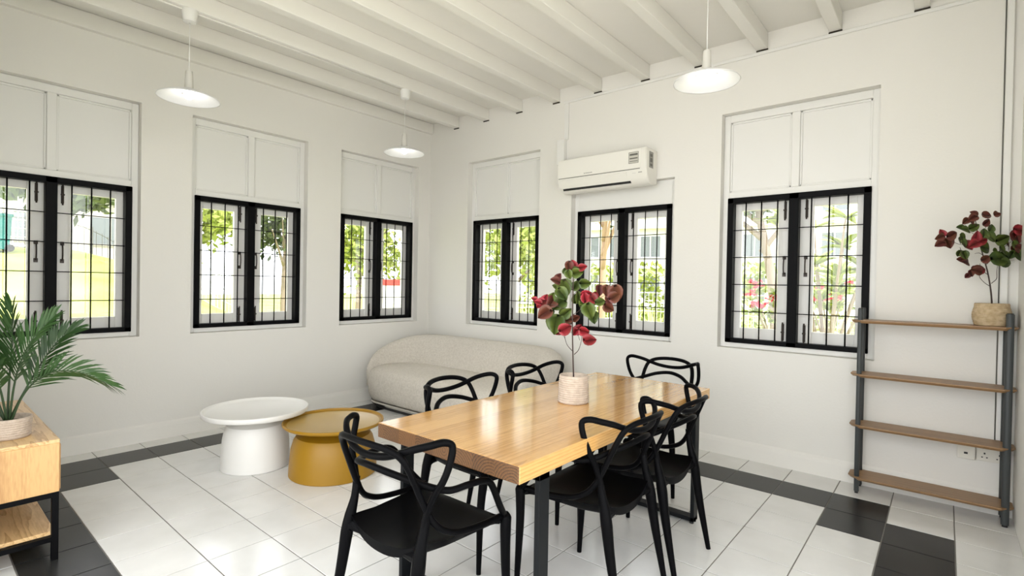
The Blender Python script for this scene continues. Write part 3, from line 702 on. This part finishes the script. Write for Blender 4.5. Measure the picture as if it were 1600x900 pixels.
bm = NB(); box(bm, -h+.012, h-.06, -.2172, -.2145, .1165, .1215); link('panel_gap', bm, M['ac_ink'], o)
def slant(bm, x0, x1, s0, s1, out, th=.004):
    """thin plate on the sloping lower front; s measured down the slope"""
    p0, p1 = Vector((0, -.207, .105)), Vector((0, -.158, .004)); d = (p1-p0).normalized(); n = Vector((0, -d.z*-1, 0)); n = Vector((0, d.z, -d.y))
    vs = []
    for q in (out, out-th):
        for (x, s_) in ((x0, s0), (x1, s0), (x1, s1), (x0, s1)): vs.append(bm.verts.new(Vector((x, 0, 0))+p0+d*s_+n*q))
    for f in ((0, 1, 2, 3), (7, 6, 5, 4), (0, 4, 5, 1), (1, 5, 6, 2), (2, 6, 7, 3), (3, 7, 4, 0)): bm.faces.new([vs[i] for i in f])
bm = NB(); slant(bm, -h+.03, h-.19, .0, .080, .012, .014); link('air_flap', bm, M['ac'], o)
bm = NB(); slant(bm, -h+.04, h-.165, .080, .104, .0065, .012); link('air_outlet', bm, M['hole'], o)
bm = NB(); slant(bm, h-.14, h-.10, .018, .022, .006); slant(bm, h-.14, h-.10, .032, .036, .006); slant(bm, h-.08, h-.045, .012, .030, .006); slant(bm, h-.135, h-.02, .058, .060, .006); slant(bm, h-.065, h-.05, .052, .062, .006); link('control_marks', bm, M['ac_grey'], o)
bm = NB()
for i in range(6): box(bm, -.145+i*.0125, -.1365+i*.0125, -.2215, -.2203, .138, .146)
box(bm, -.16, -.152, -.2215, -.2203, .137, .147); link('brand_marks', bm, M['ac_grey'], o)
bm = NB(); box(bm, h-.165, h-.072, -.2218, -.2203, .168, .266); q = link('energy_label', bm, M['ac_label'], o)
bm = NB()
for z0_, z1_ in ((.236, .252), (.206, .216), (.184, .189)): box(bm, h-.155, h-.080, -.2224, -.2216, z0_, z1_)
for b_ in ((h-.165, h-.162, .168, .266), (h-.075, h-.072, .168, .266), (h-.165, h-.072, .168, .171), (h-.165, h-.072, .263, .266)): box(bm, b_[0], b_[1], -.2224, -.2216, b_[2], b_[3])
link('label_print', bm, M['ac_ink'], q)
bm = NB(); box(bm, h-.001, h+.0012, -.165, -.085, .13, .27); q = link('side_label', bm, M['ac_grey'], o)
bm = NB()
for z0_, z1_ in ((.225, .25), (.18, .215), (.145, .165)): box(bm, h+.001, h+.0018, -.145, -.105, z0_, z1_)
link('label_print', bm, M['ac_ink'], q)

# ------------------------------------------------------------------ wall sockets
o = empty('data_socket', (5.13, 0, .355)); tag(o, 'cream single data socket on the far wall, left of the double power socket', 'socket')
bm = NB(); box(bm, -.043, .043, -.030, -.001, -.043, .043, bev=.003, seg=2); link('face_plate', bm, M['socket'], o)
bm = NB(); box(bm, -.010, .008, -.0315, -.0295, -.012, .0); link('port', bm, M['hole'], o)
o = empty('power_socket', (5.25, 0, .355)); tag(o, 'cream double power socket on the far wall, just left of the shelf pole', 'socket')
bm = NB(); box(bm, -.072, .072, -.012, -.001, -.043, .043, bev=.003, seg=2); link('face_plate', bm, M['socket'], o)
for sx in (-.034, .034):
    bm = NB()
    box(bm, sx-.004, sx+.004, -.0135, -.0115, .000, .010); box(bm, sx-.015, sx-.007, -.0135, -.0115, -.022, -.016); box(bm, sx+.007, sx+.015, -.0135, -.0115, -.022, -.016); link('pin_holes', bm, M['hole'], o)
    bm = NB(); box(bm, sx-.008, sx+.008, -.015, -.0115, .022, .036, bev=.001); link('switch', bm, M['socket'], o)

# ------------------------------------------------------------------ outside: ground, garden, street
bm = NB(); n = 60; V = {}
def gh(x, y):
    def ss(a, b, v): t_ = min(1, max(0, (v-a)/(b-a))); return t_*t_*(3-2*t_)
    return -.40 + 2.5*ss(3, 15, -x)*ss(4, -1, y) + .25*ss(3, 12, y)
xs = np.linspace(-45, 25, 71); ys = np.linspace(-18, 50, 69)
for i, x in enumerate(xs):
    for j, y in enumerate(ys): V[i, j] = bm.verts.new((x, y, gh(x, y)))
for i in range(len(xs)-1):
    for j in range(len(ys)-1): bm.faces.new((V[i, j], V[i+1, j], V[i+1, j+1], V[i, j+1]))
struct(link('ground', bm, M['grass'], smooth='all'), 'sunlit mown lawn outside the windows', 'lawn')
def apron(name, x0, x1, y0, y1, label):
    bm = NB(); box(bm, x0, x1, y0, y1, -.5, -.33); struct(link(name, bm, M['path']), label, 'path')
apron('path', -2.2, -WT-.02, -6, 2.2, 'pale concrete apron outside the left wall'); apron('path', -WT, 5.3, WT+.02, 2.2, 'pale concrete apron outside the far wall')
bm = NB(); box(bm, -3, 16, -16, YN-.152, -.3, -.004); box(bm, XW+.002, 16, YN-.152, .5, -.3, -.004); struct(link('added_veranda_floor', bm, M['path']), 'added pale veranda floor added out of view to bounce daylight indoors', 'floor')  # unseen floor added outside the openings, bounces daylight into the room
bm = NB(); box(bm, -1.0, XW+2.3, -4.95, 1.0, ZC+.08, ZC+.2); struct(link('roof', bm, M['house_g']), 'unseen roof slab with eaves sized to keep sun out of the room', 'roof')  # unseen slab, overhang sized to keep direct sun out of the room

def tree(name, x, y, zt, rx, rz, lm, bk, label, n=1500, leafs=.16, trunk_h=None, lean=0, seed=1, group=None):
    rg = np.random.RandomState(seed); g0 = gh(x, y); root = empty(name, (x, y, g0)); tag(root, label, 'tree', group)
    cz = zt-g0
    bm = NB(); stube(bm, [(0, 0, -.1, .04*rx+.05), (lean*.3, 0, cz*.4, .035*rx+.04), (lean, .05, cz*.8, .025*rx+.03), (lean*1.2, .1, cz*1.1, .02)], None, 5, 8)
    for q in range(5):
        a_ = rg.uniform(0, 2*PI); stube(bm, [(lean*.8, 0, cz*(.55+.08*q), .03*rx+.02), (lean+math.cos(a_)*rx*.4, math.sin(a_)*rx*.4, cz*(.75+.06*q), .03), (lean+math.cos(a_)*rx*.75, math.sin(a_)*rx*.75, cz*(.9+.06*q), .015)], None, 4, 6)
    link('trunk', bm, bk, root, smooth='all')
    # clumped leaves
    cl = rg.normal(size=(26, 3)); cl /= np.linalg.norm(cl, axis=1)[:, None]; cl *= rg.uniform(.35, .95, (26, 1))
    ci = rg.randint(0, 26, n); P = cl[ci] + rg.normal(scale=.20, size=(n, 3)); P = P*[rx, rx, rz]+[lean, 0, cz]
    A = rg.normal(size=(n, 3)); A /= np.linalg.norm(A, axis=1)[:, None]; Bv = np.cross(A, rg.normal(size=(n, 3))); Bv /= np.linalg.norm(Bv, axis=1)[:, None]
    sz = rg.uniform(.6, 1.2, (n, 1))*leafs
    v = np.stack([P-A*sz, P+Bv*sz*.4, P+A*sz, P-Bv*sz*.4], 1).reshape(-1, 3)
    me = bpy.data.meshes.new('foliage'); me.from_pydata(v.tolist(), [], [(4*i, 4*i+1, 4*i+2, 4*i+3) for i in range(n)]); me.materials.append(lm)
    ob = bpy.data.objects.new('foliage', me); COL.objects.link(ob); ob.parent = root
    return root
G = 'garden trees outside the windows'
tree('tree', -12.9, -1.5, 3.75, 1.3, .75, M['tree_d'], M['bark'], 'pale leaning trunk tree seen in the right half of the leftmost window', 1300, .2, lean=.5, seed=2, group=G)
tree('tree', -16.2, -3.4, 4.2, 1.6, .8, M['tree_d'], M['bark'], 'dark leafy tree behind the fence in the leftmost window', 1600, .2, seed=3, group=G)
tree('tree', -10.2, .6, 3.1, 1.1, 1.0, M['tree_l'], M['bark'], 'bright yellow green tree in the left half of the middle left window', 1800, .15, seed=4, group=G)
tree('tree', -12.6, 4.3, 3.1, 1.4, 1.2, M['tree_d'], M['bark'], 'mid green bushy tree in the right half of the middle left window', 1800, .16, seed=5, group=G)
tree('tree', -7.9, 4.2, 2.5, 1.2, 1.3, M['tree_l'], M['bark'], 'bright green tree filling the left wall window nearest the corner', 2000, .13, seed=6, group=G)
tree('tree', -4.6, 7.2, 2.6, 1.5, 1.2, M['tree_l'], M['bark'], 'twiggy green tree in the far wall window nearest the corner', 1500, .15, seed=7, group=G)
tree('tree', -.25, 4.75, 3.3, .9, .7, M['tree_d'], M['bark_r'], 'reddish trunk tree in the window under the air conditioner', 700, .12, seed=8, group=G)
tree('tree', 1.9, 9.4, 4.2, 1.9, .9, M['tree_d'], M['bark'], 'dark branching tree in the left half of the window behind the shelf', 1500, .16, lean=-.5, seed=9, group=G)
def rosette_shrub(name, x, y, h_, heads, lm, label, seed, L=.42, group=None, fl=None):
    rg = random.Random(seed); g0 = gh(x, y); root = empty(name, (x, y, g0)); tag(root, label, 'shrub', group)
    bs = NB(); bl = NB(); bf = NB()
    for q in range(heads):
        a_ = rg.uniform(0, 2*PI); r_ = rg.uniform(.1, .62)*h_*.55; zz = h_*rg.uniform(.45, 1.0); e_ = (r_*math.cos(a_), r_*math.sin(a_), zz)
        stube(bs, [(0, 0, 0, .03), (e_[0]*.4, e_[1]*.4, zz*.5, .022), (*e_, .012)], None, 4, 6)
        for w_ in range(11):
            b_ = rg.uniform(0, 2*PI); d = Vector((math.cos(b_), math.sin(b_), rg.uniform(-.1, .9))); leaf(bl, Vector(e_)+d.normalized()*L*.5, d, (rg.uniform(-.4, .4), rg.uniform(-.4, .4), 1), L, L*.28)
        if fl and q % 2 == 0:
            for w_ in range(9): leaf(bf, Vector(e_)+Vector((rg.uniform(-.14, .14), rg.uniform(-.14, .14), .16+rg.uniform(-.05, .09))), (rg.uniform(-1, 1), rg.uniform(-1, 1), .4), (rg.uniform(-.5, .5), -.6, 1), .13, .11)
    link('stems', bs, M['bark'], root, smooth='all'); link('leaves', bl, lm, root, smooth='all', recalc=False)
    if fl: link('blossoms', bf, M['flower'], root, smooth='all', recalc=False)
    else: bf.free()
rosette_shrub('frangipani', 3.55, 5.4, 3.0, 16, M['tree_l'], 'light green frangipani with strap leaves outside the window behind the shelf', 3)
rosette_shrub('flowering_shrub', 2.2, 7.9, 1.7, 10, M['tree_l'], 'red blossomed shrub on the lawn outside the window behind the shelf, left of the frangipani', 5, .3, 'flowering shrubs', True)
rosette_shrub('flowering_shrub', 3.0, 9.3, 1.7, 9, M['tree_l'], 'red blossomed shrub on the lawn outside the window behind the shelf, under the frangipani', 6, .3, 'flowering shrubs', True)
# hedge along the far fence
def hedge(name, x0, x1, y, h_, label, seed):
    rg = np.random.RandomState(seed); n = 3200; g0 = gh((x0+x1)/2, y)
    P = np.stack([rg.uniform(x0, x1, n), y+rg.uniform(-.35, .35, n), g0+rg.uniform(0, h_, n)], 1)
    A = rg.normal(size=(n, 3)); A /= np.linalg.norm(A, axis=1)[:, None]; Bv = np.cross(A, rg.normal(size=(n, 3))); Bv /= np.linalg.norm(Bv, axis=1)[:, None]; s_ = .13
    v = np.stack([P-A*s_, P+Bv*s_*.5, P+A*s_, P-Bv*s_*.5], 1).reshape(-1, 3)
    me = bpy.data.meshes.new(name); me.from_pydata(v.tolist(), [], [(4*i, 4*i+1, 4*i+2, 4*i+3) for i in range(n)]); me.materials.append(M['tree_l'])
    ob = bpy.data.objects.new(name, me); COL.objects.link(ob); tag(ob, label, 'hedge')
hedge('hedge', -9, 6, 13.2, 2.3, 'clipped green hedge beyond the lawn outside the far wall windows', 4)
def fence(name, p0, p1, h_, m, step, label, rails=(0.1, .95), posts=6):
    root = empty(name, (*p0, gh(*p0))); tag(root, label, 'fence'); d = Vector((p1[0]-p0[0], p1[1]-p0[1])); n = int(d.length/step)
    zb = lambda f: gh(p0[0]+d.x*f, p0[1]+d.y*f)-gh(*p0)
    bm = NB()
    for i in range(n+1): f = i/n; tube(bm, [(d.x*f, d.y*f, zb(f)+.05), (d.x*f, d.y*f, zb(f)+h_)], .009, 4)
    for r_ in rails: tube(bm, [(d.x*f, d.y*f, zb(f)+h_*r_) for f in np.linspace(0, 1, 12)], .014, 4)
    link('mesh_panel', bm, m, root)
    for i in range(posts):
        f = i/(posts-1); bm = NB(); box(bm, d.x*f-.04, d.x*f+.04, d.y*f-.04, d.y*f+.04, zb(f)-.1, zb(f)+h_+.06); link('post', bm, m, root)
fence('mesh_fence', (-13.9, -5.5), (-13.9, -1.9), 1.5, M['fence'], .09, 'white mesh fence on the grass bank in the leftmost window', (.05, .2, .35, .5, .65, .8, .97))
fence('railing', (-17.5, -2.2), (-17.5, 3.2), 1.1, M['fence_d'], .16, 'dark railing behind the leaning tree in the leftmost window')
fence('mesh_fence', (-9.5, 3.0), (-3.2, 11.5), 1.6, M['fence'], .10, 'white mesh fence outside the windows beside the room corner', (.05, .25, .5, .75, .97))
fence('mesh_fence', (-12.6, -.2), (-12.0, 2.4), 1.5, M['fence'], .10, 'white mesh fence behind the bright tree in the middle left window', (.05, .25, .5, .75, .97))
fence('picket_fence', (-3.0, 11.8), (7.0, 12.4), 1.3, M['fence'], .14, 'white fence in front of the hedge outside the window behind the shelf', (.1, .5, .97))
o = empty('wheelie_bin', (-12.9, -2.75, gh(-12.9, -2.75))); tag(o, 'teal wheelie bin by the white mesh fence in the leftmost window', 'bin')
bm = NB(); loft(bm, [[(x*s_, y*s_, z) for x, y in ((-.26, -.24), (.26, -.24), (.26, .24), (-.26, .24))] for z, s_ in ((.06, .82), (.85, 1.))]); link('body', bm, M['teal'], o)
bm = NB(); box(bm, -.29, .29, -.27, .27, .85, .93, bev=.02, seg=2); link('lid', bm, M['teal'], o)
for sx in (-.24, .24): bm = NB(); tube(bm, [(sx-.03, .2, .09), (sx+.03, .2, .09)], .09, 14); link('wheel', bm, M['rubber'], o)
def building(name, x, y, rz, W_, D_, H_, floors, cols, m, label):
    root = empty(name, (x, y, gh(x, y)-.2), rz); tag(root, label, 'building')
    bm = NB(); box(bm, -W_/2, W_/2, 0, D_, 0, H_); box(bm, -W_/2-.2, W_/2+.2, -.2, D_+.2, H_, H_+.25); link('walls', bm, m, root)
    for f in range(floors):
        z0_ = 1.0+f*(H_-.4)/floors; bm = NB(); box(bm, -W_/2, W_/2, -.45, 0, z0_-.75, z0_-.6); link('ledge', bm, m, root)
        for c_ in range(cols):
            xc = -W_/2+(c_+.5)*W_/cols; ww = W_/cols*.30
            bm = NB(); box(bm, xc-ww, xc+ww, -.03, .02, z0_, z0_+1.3); wn_ = link('window', bm, M['pane_d'], root)
            bm = NB(); box(bm, xc-.03, xc+.03, -.06, -.02, z0_, z0_+1.3); box(bm, xc-ww-.04, xc+ww+.04, -.08, -.03, z0_-.08, z0_); link('window_bar', bm, m, wn_)
building('apartment_block', -7.5, 27, .25, 22, 8, 13, 5, 11, M['house'], 'white apartment block with rows of windows beyond the hedge')
building('house', -27, -1.5, H, 16, 7, 6.5, 2, 6, M['house_g'], 'grey two storey building behind the trees in the leftmost window')
# red topped sign board
o = empty('signboard', (-6.2, 4.0, gh(-6.2, 4.0)), .75); tag(o, 'red topped white board on the grass in the window nearest the room corner', 'sign')
bm = NB(); box(bm, -.45, .45, -.015, .015, .9, 1.62); link('board', bm, M['house'], o)
bm = NB(); box(bm, -.45, .45, -.02, .02, 1.62, 1.78); link('red_header', bm, M['red_sign'], o)
for sx in (-.38, .38): bm = NB(); box(bm, sx-.03, sx+.03, -.04, -.015, -.1, 1.7); link('post', bm, M['fence'], o)
